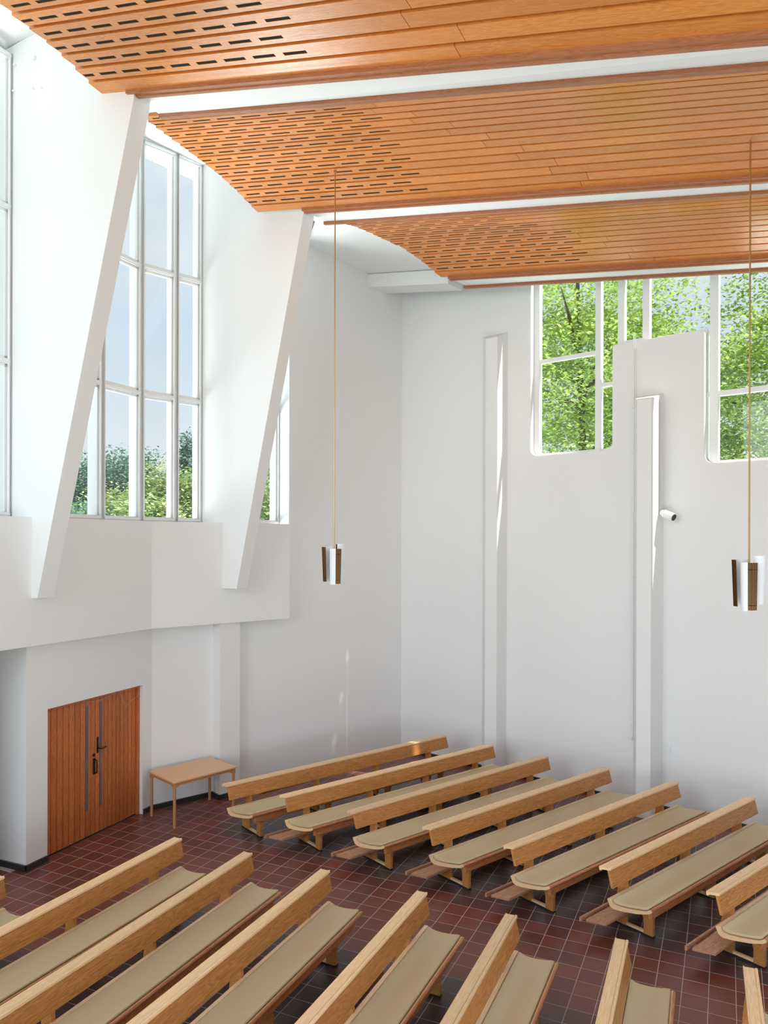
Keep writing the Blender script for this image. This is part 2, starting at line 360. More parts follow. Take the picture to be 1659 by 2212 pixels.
# ------------------------------------------------------------------ tall left windows
def tall_window(name, pts, z0, z1, cols, trans, label, depth=.30, first=True, last=True):
    root = struct(empty(name, (pts[0][0], pts[0][1], z0)), label, 'window'); bpy.context.view_layer.update()
    inv = Matrix.Translation(Vector((-pts[0][0], -pts[0][1], -z0)))
    def put(mb, nm, mt, bev=0):
        mb.v = [tuple(inv @ Vector(p)) for p in mb.v]; return mb.build(nm, mt, root, bevel=bev)
    # columns = list of plan points, rows = heights
    hs = [z0] + trans + [z1]
    pl = [Vector((p[0], p[1], 0)) for p in pts]
    C = [Vector((c[0], c[1], 0)) for c in cols]
    for i, c in enumerate(C):
        a = C[max(i - 1, 0)]; b = C[min(i + 1, len(C) - 1)]; d = (b - a).normalized(); o = Vector((-d.y, d.x, 0))
        k = MB(); k.walls([c - d * .032, c + d * .032, c + d * .032 + o * depth, c - d * .032 + o * depth], z0, z1)
        k.walls([c - d * .05, c + d * .05, c + d * .05 + o * .03, c - d * .05 + o * .03], z0, z1)
        put(k, 'mullion', WINWHITE, 0)
    for a, b in zip(C, C[1:]):
        d = (b - a).normalized(); o = Vector((-d.y, d.x, 0)); a2 = a + d * .032; b2 = b - d * .032
        for j, z in enumerate(hs):
            k = MB(); hh = .05 if j in (0, len(hs) - 1) else .035
            zl, zh = (z, z + hh * 1.3) if j == 0 else ((z - hh * 1.6, z) if j == len(hs) - 1 else (z - hh, z + hh))
            k.walls([a2 + o * .01, b2 + o * .01, b2 + o * .16, a2 + o * .16], zl, zh)
            k.walls([a2 - o * .012, b2 - o * .012, b2 + o * .01, a2 + o * .01], zl + .02, zh - .02)
            put(k, 'transom', WINWHITE)
        for zl, zh in zip(hs, hs[1:]):
            k = MB()                                  # sash frame round each pane
            w = .045
            for q0, q1, za, zb in ((a2, a2 + d * w, zl, zh), (b2 - d * w, b2, zl, zh), (a2, b2, zl + .03, zl + .075), (a2, b2, zh - .075, zh - .03)):
                k.walls([q0 + o * .05, q1 + o * .05, q1 + o * .09, q0 + o * .09], za, zb)
            put(k, 'sash', WINWHITE)
            g = MB(); g.walls([a2 + o * .066, b2 + o * .066, b2 + o * .072, a2 + o * .072], zl + .03, zh - .03)
            put(g, 'pane', GLASS)
    return root
WT = 11.22
K = (-4.05, 12.40)
kd = Vector((1, 2.1)).normalized()
tall_window('window_1', [(-5.15, 10.26)], SILL + .01, WT, [(-5.15 - .9 * kd.x * i, 10.26 - .9 * kd.y * i) for i in range(4, -1, -1)], [6.97, 9.1], 'tall white mullioned window cut by the left edge of the photo')
rr_ = (-3.23, 13.19)
tall_window('window_2', [K], SILL + .01, WT, [(K[0] - kd.x * 1.76, K[1] - kd.y * 1.76), (K[0] - kd.x * .84, K[1] - kd.y * .84), K, P2(K, rr_, .555), rr_], [6.97, 9.1], 'tall white mullioned window between the two slanting fins')
tall_window('window_3', [(-2.0, 14.38)], SILL + .01, WT, [(-3.05, 13.36), (-2.52, 13.87), (-2.01, 14.37)], [6.97, 9.1], 'narrow slice of tall window behind the farther fin')
# header above the windows
m = MB()
for a, b in (((-7.3, 6.3), (-5.25, 10.52)), ((-5.02, 10.36), K), (K, rr_), ((-3.1, 13.3), (-1.9, 14.45))):
    o0, o1 = offset_line(a, b, .45); i0, i1 = offset_line(a, b, 0)
    m.walls([i0, i1, o1, o0], WT, 11.6)
struct(m.build('trim_5', PLASTER), 'white window head under the high ceiling edge', 'lintel')

# ------------------------------------------------------------------ roof beams, shells
def line3(s, e): return Vector(s), Vector(e)
T1 = line3((-3.13, 9.10, 9.98), (2.85, 5.51, 8.26)); T1b = line3((-2.89, 9.55, 9.98), (3.09, 5.96, 8.36))
T2 = line3((-1.28, 11.77, 9.75), (4.17, 8.06, 8.47)); T2b = line3((-.985, 12.2, 9.75), (4.41, 8.53, 8.55))
T3 = line3((1.21, 13.78, 9.40), (5.48, 10.58, 8.56)); T3b = line3((1.54, 14.2, 9.40), (5.73, 11.06, 8.60))
def on(L, u): return L[0] + (L[1] - L[0]) * u
UE = 1.45
def beam(name, La, Lb, u0, u1, h, label):
    m = MB(); up = Vector((0, 0, 1))
    v = [on(La, u0), on(Lb, u0), on(Lb, u1), on(La, u1)]
    m.prism(v, (0, 0, h))
    return struct(m.build(name, PLASTER2), label, 'beam')
beam('trim_6', T1, T1b, 0, UE, 1.2, 'nearest white ceiling beam, starting at the nearer fin')
beam('trim_7', T2, T2b, 0, UE, 1.2, 'middle white ceiling beam, starting at the farther fin')
# third beam runs on to the far wall as a white box
b3s = Vector((-.37, 15.37, 9.79))
m = MB()
n3 = Vector((.60, .80, 0))
q0, q1 = b3s, Vector((1.21, 14.18, 9.44)); 
m.prism([q0 - Vector((.1, -.08, 0)), q0 + n3 * .5 - Vector((.1, -.08, 0)), q1 + n3 * .5, q1], (0, 0, .27))
v = [on(T3, 0), on(T3b, 0), on(T3b, UE), on(T3, UE)]; m.prism(v, (0, 0, .5))
struct(m.build('trim_8', PLASTER2), 'farthest white ceiling beam with its box end in the corner', 'beam')
# slabs
m = MB()
pl = [(-8.2, 6.0), (-5.9, 10.9), (-4.6, 12.9), (-3.4, 13.9), (-2.1, 14.9), tuple(w2(-.5, .3))[:2], tuple(w2(9.3, .3))[:2], (10.6, -3.0), (-4, -3.0)]
def zr(x, y): return 11.42 - (.155 * min(max(0, x + 5.0), 2.5) + .06 * max(0, x + 2.5))
m.poly([(x, y, zr(x, y)) for x, y in pl]); m.poly([(x, y, zr(x, y) + .25) for x, y in pl])
for i in range(len(pl)):
    a, b = pl[i], pl[(i + 1) % len(pl)]
    m.poly([(*a, zr(*a)), (*b, zr(*b)), (*b, zr(*b) + .25), (*a, zr(*a) + .25)])
bmo = m.build('ceiling', PLASTER2)
me = bmo.data; bm_ = bmesh.new(); bm_.from_mesh(me); bmesh.ops.triangulate(bm_, faces=bm_.faces); bm_.to_mesh(me); bm_.free()
struct(bmo, 'white upper ceiling above the timber panels', 'ceiling')
def z3(x, y): return 10.24 - .1885 * (x + 1.48) + .02 * (y - 14.4)
m = MB()
pl = [(-1.62, 12.28), (-1.22, 13.2), (-1.33, 13.75), (-1.50, 14.38), (-.95, 14.9), (-.2, 15.5), (.35, 15.1), (1.3, 14.25), (1.2, 12.0), (.1, 11.5)]
m.prism([(x, y, z3(x, y)) for x, y in pl], (0, 0, .12))
struct(m.build('ceiling_2', PLASTER2), 'lower white ceiling panel above the far wall', 'ceiling')

def shell(name, La, Lb, edge_px, nb, sag, label, slots, u1=UE, vfrom=0.0):
    """timber ceiling panel between two trims: boards run along the lines, arched across"""
    root = tag(empty(name, on(La, .2)), label, 'ceiling panel', 'curved timber ceiling panels')
    off = on(La, .2)
    def pt(u, v, up=0):
        a = on(La, u); b = on(Lb, u); p = a.lerp(b, v); p.z += 4 * sag * v * (1 - v) + up; return p
    def u_at(v):
        # left end of a board: walk until it meets the measured outline
        lo, hi = -.75, .35
        def side(u):
            x, y = proj(pt(u, v))
            e = edge_px
            for (x0, y0), (x1, y1) in zip(e, e[1:]):
                if y0 <= y <= y1 or (y0, y1) == (e[0][1], e[1][1]) and y < y0 or (y0, y1) == (e[-2][1], e[-1][1]) and y > y1:
                    return x - (x0 + (x1 - x0) * (y - y0) / (y1 - y0))
            return x - e[-1][0]
        for _ in range(40):
            mid = (lo + hi) / 2
            if side(mid) < 0: lo = mid
            else: hi = mid
        return (lo + hi) / 2
    Ltot = (La[1] - La[0]).length
    dirv = (La[1] - La[0]).normalized()
    felts = []
    sw = .19                                             # recessed tongue share
    for i in range(nb):
        v0 = vfrom + (1 - vfrom) * i / nb; v1 = vfrom + (1 - vfrom) * (i + 1) / nb; dv = v1 - v0
        us = u_at((v0 + v1) / 2)
        # board joints
        cuts = [us]; j = .40 + .022 * i + (.02 if i % 2 else -.02)
        cuts += [j, j + .62]; cuts = [c for c in cuts if c < u1 - .05] + [u1]
        for a, b in zip(cuts, cuts[1:]):
            g = .0004
            mb = MB()
            def Q(u, v, z=0): return pt(u, v, z)
            va, vb, vc = v0, v1 - dv * sw, v1
            s0, s1 = v0 + dv * .38, v0 + dv * .57
            seg = [a + g, b - g]
            sl = []
            if a == us and slots and i < nb - 1:
                pitch = slots[0] / Ltot; ln = slots[1] / Ltot; k0 = us - .01 + (pitch * .5 if i % 2 else 0) - pitch * .55
                for q in range(slots[2]):
                    x0 = k0 + q * pitch; x1 = x0 + ln
                    if x1 > us + .004 and x1 < b - .01: sl.append((max(x0, us + .0012), x1))
            xs = sorted(set([seg[0], seg[1]] + [c for s_ in sl for c in s_]))
            if sl: felts.append([Q(us + .002, s0 - dv * .06, .008), Q(sl[-1][1] + .01, s0 - dv * .06, .008), Q(sl[-1][1] + .01, s1 + dv * .06, .008), Q(us + .002, s1 + dv * .06, .008)])
            for x0, x1 in zip(xs, xs[1:]):
                hole = any(abs(x0 - s_[0]) < 1e-6 for s_ in sl)
                mb.poly([Q(x0, va), Q(x1, va), Q(x1, s0), Q(x0, s0)])
                mb.poly([Q(x0, s1), Q(x1, s1), Q(x1, vb), Q(x0, vb)])
                if hole:
                    for c in (x0, x1): mb.poly([Q(c, s0), Q(c, s1), Q(c, s1, .006), Q(c, s0, .006)])
                    for s_ in (s0, s1): mb.poly([Q(x0, s_), Q(x1, s_), Q(x1, s_, .006), Q(x0, s_, .006)])
                else: mb.poly([Q(x0, s0), Q(x1, s0), Q(x1, s1), Q(x0, s1)])
            x0, x1 = seg
            mb.poly([Q(x0, vb), Q(x1, vb), Q(x1, vb + dv * .03, .007), Q(x0, vb + dv * .03, .007)]); mb.poly([Q(x0, vb + dv * .03, .007), Q(x1, vb + dv * .03, .007), Q(x1, vb + dv * .032, .04), Q(x0, vb + dv * .032, .04)])
            mb.poly([Q(x0, vb + dv * .032, .04), Q(x1, vb + dv * .032, .04), Q(x1, vc, .04), Q(x0, vc, .04)])
            mb.poly([Q(x0, va), Q(x1, va), Q(x1, va, .042), Q(x0, va, .042)])
            for c in (x0, x1): mb.poly([Q(c, va), Q(c, vb), Q(c, vb, .035), Q(c, va, .035)])
            o = pt(a, v0); x = dirv; zz = Vector((0, 0, 1)); y = zz.cross(x).normalized(); zz = x.cross(y)
            B = Matrix((x, y, zz)).transposed().to_4x4(); B.translation = o
            ob = mb.build('plank', DECK, None, basis=B)
            ob.parent = root; ob.matrix_parent_inverse = Matrix.Translation(-off)
    # dark backing felt
    fm = MB(); N = 8
    for q_ in felts: fm.poly(q_)
    for i in range(N):
        for j in range(6):
            a0, a1 = i / N, (i + 1) / N
            ua, ub = u_at(vfrom + (1 - vfrom) * a0) + .012, u_at(vfrom + (1 - vfrom) * a1) + .012
            q = lambda t, uu: uu + (u1 - uu) * t
            va_, vb_ = vfrom + (1 - vfrom) * a0, vfrom + (1 - vfrom) * a1
            fm.poly([pt(q(j / 6, ua), va_, .046), pt(q((j + 1) / 6, ua), va_, .046), pt(q((j + 1) / 6, ub), vb_, .046), pt(q(j / 6, ub), vb_, .046)])
    f = fm.build('backing', FELT, None); f.parent = root; f.matrix_parent_inverse = Matrix.Translation(-off)
    tag(f, 'dark fibre backing seen through the slots')
    # trims
    for L, ex, uu in ((La, 0, 0), (Lb, 1, 0)):
        if ex == 0 and name.endswith('0'): continue
        inw = (on(Lb, .5) - on(La, .5)); inw.z = 0; inw.normalize()
        if ex: inw = -inw
        mb = MB()
        for k in range(1):
            a, b = on(L, 0), on(L, u1)
            mb.prism([a - inw * .01 + Vector((0, 0, -.035)), a + inw * .07 + Vector((0, 0, -.03)), a + inw * .07 + Vector((0, 0, .03)), a - inw * .01 + Vector((0, 0, .03))], b - a)
            mb.prism([a - inw * .035 + Vector((0, 0, -.05)), a + inw * .012 + Vector((0, 0, -.05)), a + inw * .012 + Vector((0, 0, .02)), a - inw * .035 + Vector((0, 0, .02))], b - a)
        x = dirv; zz = Vector((0, 0, 1)); y = zz.cross(x).normalized(); zz = x.cross(y)
        B = Matrix((x, y, zz)).transposed().to_4x4(); B.translation = a
        t = mb.build('edge_trim', TRIM, None, basis=B); t.parent = root; t.matrix_parent_inverse = Matrix.Translation(-off)
        tag(t, 'reddish brown edge strip')
    return root
E1 = [(-60, -48), (0, 11), (12.5, 15.7), (28, 34), (48.6, 48.6), (78, 72), (104, 92.5), (132, 116), (157, 140), (181, 164.6), (205, 190), (220, 203.5)]
E2 = [(312, 250), (317, 258), (372, 300), (432, 345), (477, 380), (517, 417), (552, 454)]
E3 = [(728, 479), (738, 482), (769, 490), (794, 500), (819, 512), (848, 526), (873, 537), (891, 550), (913, 565), (929, 578), (951, 598)]
# the nearest panel continues out of frame over the camera: its near edge is the next beam
T0 = (T1[0] + Vector((-1.75, -2.35, .15)), T1[1] + Vector((-1.2, -2.25, .05)))
shell('ceiling_panel', T0, T1, E1, 13, .14, 'nearest slotted timber ceiling panel, cut by the top of the photo', (.43, .31, 9))
shell('ceiling_panel', T1b, T2, E2, 15, .14, 'middle slotted timber ceiling panel, from which both pendants hang', (.43, .31, 9))
shell('ceiling_panel', T2b, T3, E3, 14, .17, 'farthest slotted timber ceiling panel with bright reflections', (.43, .31, 9))
# far trim of the last beam
mb = MB(); a, b = on(T3b, -.005), on(T3b, UE)
nn = Vector((.6, .8, 0))
mb.prism([a - nn * .02 + Vector((0, 0, -.05)), a + nn * .05 + Vector((0, 0, -.05)), a + nn * .05 + Vector((0, 0, .05)), a - nn * .02 + Vector((0, 0, .05))], b - a)
struct(mb.build('trim_9', TRIM), 'thin reddish brown strip along the farthest beam above the tree windows', 'trim')

# ------------------------------------------------------------------ right wall with stepped window opening
WTOP = 11.3
def wall2():
    m = MB(); th = .30
    tL, tR = w2px(1145), w2px(1322)      # window 1
    tP = w2px(1520)                      # right end of the raised panel
    tE = w2px(1659) + .45                # window 2 right end
    tEnd = 9.2
    z1, zp, z2, zt = 6.12, 7.96, 5.78, 9.9
    def arc(cx, cz, r, a0, a1, n=6): return [(cx + r * math.cos(math.radians(a0 + (a1 - a0) * i / n)), cz + r * math.sin(math.radians(a0 + (a1 - a0) * i / n))) for i in range(n + 1)]
    r = .13
    outline = [(-.45, -.01), (tEnd, -.01), (tEnd, WTOP), (tE, WTOP), (tE, z2)]
    outline += arc(tP + r, z2 + r, r, 270, 180)
    outline += [(tP, zp - .05)] + arc(tP - .05, zp - .05, .05, 0, 90, 3)
    outline += arc(tR + .03, zp - .03, .03, 90, 180, 2)
    outline += arc(tR - r, z1 + r, r, 0, -90) + arc(tL + r, z1 + r, r, 270, 180)
    outline += [(tL, WTOP), (-.45, WTOP)]
    # clean duplicates
    o2 = []
    for p in outline:
        if not o2 or (abs(p[0] - o2[-1][0]) + abs(p[1] - o2[-1][1])) > 1e-5: o2.append(p)
    outline = o2
    n = len(outline); vi = [w2(t, 0, z) for t, z in outline]; vo = [w2(t, th, z) for t, z in outline]
    tris = tessellate_polygon([[Vector((t, z, 0)) for t, z in outline]])
    f = [list(t) for t in tris] + [[i + n for i in t][::-1] for t in tris]
    f += [[i, (i + 1) % n, n + (i + 1) % n, n + i] for i in range(n)]
    m.mesh(vi + vo, f)
    return m, (tL, tR, tP, tE, z1, zp, z2)
m, WP = wall2(); tL, tR, tP, tE, z1, zp, z2 = WP
struct(m.build('wall_right', PLASTER), 'tall white right wall with rounded window openings', 'wall')
plinth('baseboard_right', [w2(-.42), w2(w2px(1041)), ], 'black plinth in the far corner')
plinth('baseboard_right_far', [w2(w2px(1095)), w2(w2px(1368))], 'black plinth between the two pilasters')
plinth('baseboard_right_near', [w2(w2px(1433)), w2(9)], 'black plinth right of the nearer pilaster')

def pilaster(name, xr, xl, d, wdt, zw, zf, label):
    tr, tl = w2px(xr), w2px(xl); n = Vector((.634, .773, 0)); tg = Vector((.773, -.634, 0))
    jr, jl = w2(tr, .02), w2(tl, .02); fr = w2(tr) - n * d; fl = fr - tg * wdt
    pts = [jr, jl, fl, fr]; zs = [zw, zw, zf, zf]
    m = MB(); m.mesh([Vector((p.x, p.y, -.01)) for p in pts] + [Vector((p.x, p.y, z)) for p, z in zip(pts, zs)],
                     [[0, 1, 2, 3], [4, 5, 6, 7], [0, 1, 5, 4], [1, 2, 6, 5], [2, 3, 7, 6], [3, 0, 4, 7]])
    o = struct(m.build(name, PLASTER, bevel=.012), label, 'pilaster'); return fl, fr
pilaster('trim_10', 1095, 1041, .38, .257, 8.57, 8.40, 'farther white pilaster on the right wall, left of the tree windows')
pilaster('trim_11', 1433, 1368, .58, .24, 7.01, 6.84, 'nearer white pilaster on the right wall, between the tree windows')

def right_window(name, t0, t1, zlo, zhi, vposts, panes, trans, label, off=.20):
    root = struct(empty(name, w2(t0, off, zlo)), label, 'window'); O = w2(t0, off, zlo)
    def put(mb, nm, mt): mb.v = [tuple(Vector(p) - O) for p in mb.v]; return mb.build(nm, mt, root)
    def slab(ta, tb, za, zb, d0, d1):
        k = MB(); k.walls([w2(ta, off + d0), w2(tb, off + d0), w2(tb, off + d1), w2(ta, off + d1)], za, zb); return k
    for t, w, za, zb in vposts: put(slab(t - w / 2, t + w / 2, za, zb, -.05, .07), 'mullion', WINWHITE)
    for ta, tb, z, h in trans: put(slab(ta, tb, z - h / 2, z + h / 2, -.035, .06), 'transom', WINWHITE)
    for ta, tb, za, zb in panes: put(slab(ta, tb, za, zb, .0, .006), 'pane', GLASS)
    return root
zhi = 10.3
m1 = w2px(1283); m2 = w2px(1387); m0 = w2px(1336)
right_window('window_4', tL, tR, z1, zhi, [(tL + .03, .1, z1, zhi), (m1, .08, z1, zhi), (m0 - .02, .09, zp, zhi), (m2, .09, zp, zhi)],
             [(tL, m1, z1, 7.93), (tL, m1, 7.93, zhi), (m1, tR + .12, z1, 7.33), (m1, m0, 7.33, zhi), (m0, m2, zp, zhi), (m2, tP + .1, zp, zhi)],
             [(tL, m1, 7.93, .07), (m1, tR + .1, 7.33, .07), (tL, tR, z1 + .01, .10), (m0, m2, zp + .03, .12), (m2, tP, zp + .01, .09), (m0, m2, 8.95 + .42, .07)],
             'left tree window with rounded lower corners in the right wall')
right_window('window_5', tP, tE, z2, zhi, [(tP + .085, .10, z2, zhi), (tE - .03, .1, z2, zhi), (tP + 1.62, .08, z2, zhi)],
             [(tP, tP + 1.62, z2, 6.93), (tP, tP + 1.62, 6.93, zhi), (tP + 1.62, tE, z2, zhi)],
             [(tP, tP + 1.62, 6.93, .08), (tP, tE, z2 + .01, .10)], 'right tree window cut by the edge of the photo')

# ------------------------------------------------------------------ small fittings on the right wall
n2 = Vector((.634, .773, 0)); tg2 = Vector((.773, -.634, 0))
def w2at(x, y, off=0):
    t = w2px(x); p = w2(t, -off); X, Y = ray(x, y); p.z = H - Y * p.y; return p
# opening rod with clips
rod = tag(empty('window_rod', w2at(1366, 1590)), 'thin white window-opening rod down the right wall beside the nearer pilaster', 'rod')
O = w2at(1366, 1590)
m = MB(); a = w2at(1369, 722, .03); b = Vector((a.x, a.y, w2at(1366, 1588).z)); m.tube([a, b], .011, 6)
m.tube([a + tg2 * .035, b + tg2 * .035 + Vector((0, 0, .3))], .005, 5)
m.v = [tuple(Vector(p) - O) for p in m.v]; m.build('rod', WINWHITE, rod)
for yy in (880, 978, 1105, 1242, 1363, 1565):
    k = MB(); p = Vector((a.x, a.y, w2at(1367, yy).z)); k.bar(p - Vector((0, 0, .02)), p + Vector((0, 0, .02)), .05, .05); k.v = [tuple(Vector(q) - O) for q in k.v]; k.build('clip', WINWHITE, rod, bevel=.006)
k = MB(); k.tube([b, b - Vector((0, 0, .06)) - tg2 * .02, b - Vector((0, 0, .04)) - tg2 * .09], .012, 6); k.v = [tuple(Vector(q) - O) for q in k.v]; k.build('crank', WINWHITE, rod)
# spotlight with its conduit on the pilaster flank
tr = w2px(1433); base = w2(tr) - n2 * .22 + tg2 * .02
def zpx(p, y): return H - ray(CX + F * p.x / p.y, y)[1] * p.y
O = Vector((base.x, base.y, zpx(base, 1110)))
sp_ = tag(empty('spotlight', O), 'white cylindrical spotlight with black mouth on the flank of the nearer pilaster', 'lamp')
m = MB(); zt, zb = zpx(base, 862), zpx(base, 1112); m.box(-.03, .03, -.03, .03, 0, 0.001)
m = MB(); m.tube([(0, 0, zt - O.z), (0, 0, zb - O.z)], .014, 8); m.build('conduit', mat('conduit_grey', (.5, .5, .5), .5), sp_)
m = MB(); ds = Vector((.50, -.72, -.34)).normalized(); s0 = Vector((.02, -.02, .02)); s1 = s0 + ds * .15
m.tube([s0, s0 + ds * .05], .05, 16); m.tube([s0 + ds * .05, s0 + ds * .24], .068, 20)
m.build('housing', LAMPW, sp_, smooth=False)
m = MB(); m.tube([s0 + ds * .238, s0 + ds * .245], .055, 20); m.build('mouth', BLACK, sp_)
m = MB(); m.tube([(0, 0, .02), s0 + ds * .03], .018, 8); m.build('bracket', WINWHITE, sp_)
# switches
p = w2at(1446, 1618, .0)
sw = tag(empty('switch_panel', p), 'row of three white switches low on the right wall', 'switch')
zh_ = [w2at(1446, y).z - p.z for y in (1606, 1614.7, 1623.4, 1632)]
for i in range(3):
    k = MB(); za, zb = zh_[i + 1] + .004, zh_[i] - .004
    k.walls([-tg2 * .037, tg2 * .037, tg2 * .037 - n2 * .012, -tg2 * .037 - n2 * .012], za, zb); k.build('switch', WINWHITE, sw, bevel=.003)
    k = MB(); k.walls([-tg2 * .024 - n2 * .012, tg2 * .024 - n2 * .012, tg2 * .024 - n2 * .022, -tg2 * .024 - n2 * .016], za + .012, zb - .012); k.build('rocker', LAMPW, sw)

# ------------------------------------------------------------------ door
dr = struct(empty('door_1', wa(D0, .1)), 'reddish brown double door of vertical boards with two narrow glass slits', 'door')
Od = wa(D0, .1); DW = D1 - D0
Bd = Matrix((ad, ao, Vector((0, 0, 1)))).transposed().to_4x4(); Bd.translation = Od
dr.matrix_world = Bd
def dbox(nm, x0, x1, z0, z1, y0, y1, mt, parent=dr, bev=0):
    k = MB(); k.box(x0, x1, y0, y1, z0, z1); return k.build(nm, mt, parent, bevel=bev)
dbox('door_frame', 0, .035, 0, DTOP, -.02, .08, DOORW); dbox('door_frame', DW - .05, DW, 0, DTOP, -.04, .08, DOORW); dbox('door_frame', 0.035, DW - .05, DTOP - .045, DTOP, -.03, .08, DOORW)
mid = DW * .5 + .03
x0s, x1s = .038, DW - .053
leafs = []
nB = 7; wl = mid - x0s; 
# left leaf: 7 boards, slit, stile
us_ = [x0s + (wl) * f for f in (0, .115, .23, .345, .46, .575, .69, .795, .90, 1.0)]
wr = x1s - mid
ur_ = [mid + wr * f for f in (0, .10, .205, .30, .40, .50, .60, .70, .80, .90, 1.0)]
SL0, SL1 = .40, 2.0
leaf1 = dbox('door_leaf', x0s, mid - .004, .01, DTOP - .05, .035, .05, FELT)
for i in range(len(us_) - 1):
    a_, b_ = us_[i] + .005, us_[i + 1] - .005
    if i == 7:
        dbox('board', a_, b_, .015, SL0, 0, .03, DOORW, leaf1); dbox('board', a_, b_, SL1, DTOP - .055, 0, .03, DOORW, leaf1)
        dbox('slit_reveal', a_ + (b_ - a_) * .62, b_ + .004, SL0, SL1, .004, .03, DOORW, leaf1); dbox('glass_slit', a_, a_ + (b_ - a_) * .62, SL0, SL1, .004, .01, mat('door_glass', (.16, .135, .14), .1, .8), leaf1)
    else: dbox('board', a_, b_, .015, DTOP - .055, 0, .03, DOORW, leaf1, .002)
leaf2 = dbox('door_leaf', mid + .004, x1s, .01, DTOP - .05, .035, .05, FELT)
for i in range(len(ur_) - 1):
    a_, b_ = ur_[i] + .005, ur_[i + 1] - .005
    if i == 1:
        dbox('board', a_, b_, .015, SL0, 0, .03, DOORW, leaf2); dbox('board', a_, b_, SL1, DTOP - .055, 0, .03, DOORW, leaf2)
        dbox('slit_reveal', a_ + (b_ - a_) * .62, b_ + .004, SL0, SL1, .004, .03, DOORW, leaf2); dbox('glass_slit', a_, a_ + (b_ - a_) * .62, SL0, SL1, .004, .01, bpy.data.materials['door_glass'], leaf2)
    else: dbox('board', a_, b_, .015, DTOP - .055, 0, .03, DOORW, leaf2, .002)
dbox('threshold', 0, DW, 0, .008, -.012, .2, PLINTH)
# handles
hx = (us_[8] + us_[9]) / 2 + .02
k = MB(); k.box(hx - .022, hx + .022, -.012, 0, .92, 1.17); k.build('handle_plate', DARKMET, dr, bevel=.004)
k = MB(); k.tube([(hx, -.01, .94), (hx, -.06, .955), (hx, -.065, 1.05), (hx, -.06, 1.14), (hx, -.01, 1.155)], .011, 8); k.build('pull_handle', DARKMET, dr, smooth=True)
k = MB(); k.tube([(hx - .005, 0, 1.22), (hx - .005, -.014, 1.22)], .024, 16); k.build('lock', DARKMET, dr)
k = MB(); k.box(hx - .03, hx + .03, -.004, 0, 1.31, 1.33); k.build('name_plate', BRASS, dr)
hx2 = (ur_[0] + ur_[1]) / 2
k = MB(); k.box(hx2 - .018, hx2 + .018, -.01, 0, 1.23, 1.48); k.build('lever_plate', DARKMET, dr, bevel=.004)
k = MB(); k.tube([(hx2, -.01, 1.31), (hx2, -.05, 1.305), (hx2 + .05, -.055, 1.295), (hx2 + .13, -.055, 1.31)], .010, 8); k.build('lever', DARKMET, dr, smooth=True)
# loose cable at the head of the door
k = MB(); k.tube([(.70, -.045, 2.09), (.85, -.047, 2.06), (1.05, -.047, 2.05), (1.25, -.047, 2.075), (1.38, -.045, 2.10)], .004, 5)
k.tube([(1.46, -.045, 2.10), (1.50, -.048, 2.02), (1.56, -.05, 1.90), (1.62, -.05, 1.84), (1.70, -.05, 1.90), (1.80, -.05, 1.93), (1.93, -.045, 1.985)], .004, 5)
c = k.build('cable', CABLE, None); c.matrix_world = Bd; tag(c, 'loose thin beige cable drooping across the top of the double door', 'cable')

# ------------------------------------------------------------------ floor tiles
TS = .24732
def tile_c(I, J): return 1.8367 + TS * (.9077 * I - .4196 * J), 9.056 + TS * (-.4196 * I - .9077 * J)
tang = math.atan2(-.4196, .9077)
def in_room(x, y):
    if y > 15.67 - .82 * (x - .8) + .2: return False
    p = Vector((x, y, 0))
    if (p - Cst).dot(Cout) > .2 and x > -3.0: return False
    if (p - WA1).dot(bo) > .2 and x <= -2.9 and x > -3.9: return False
    if (p - WA0).dot(ad) > 0 and (p - WA0).dot(ao) > .25 and x < -3.7: return False
    return True
tiles = []
for I in range(-50, 45):
    for J in range(-26, 34):
        x, y = tile_c(I + .5, J + .5)
        if not (-8 < x < 9.6 and 2.4 < y < 16.5) or not in_room(x, y): continue
        px, py = proj((x, y, 0))
        if -400 < px < 3200 and py < 3600: tiles.append((x, y, px, py))

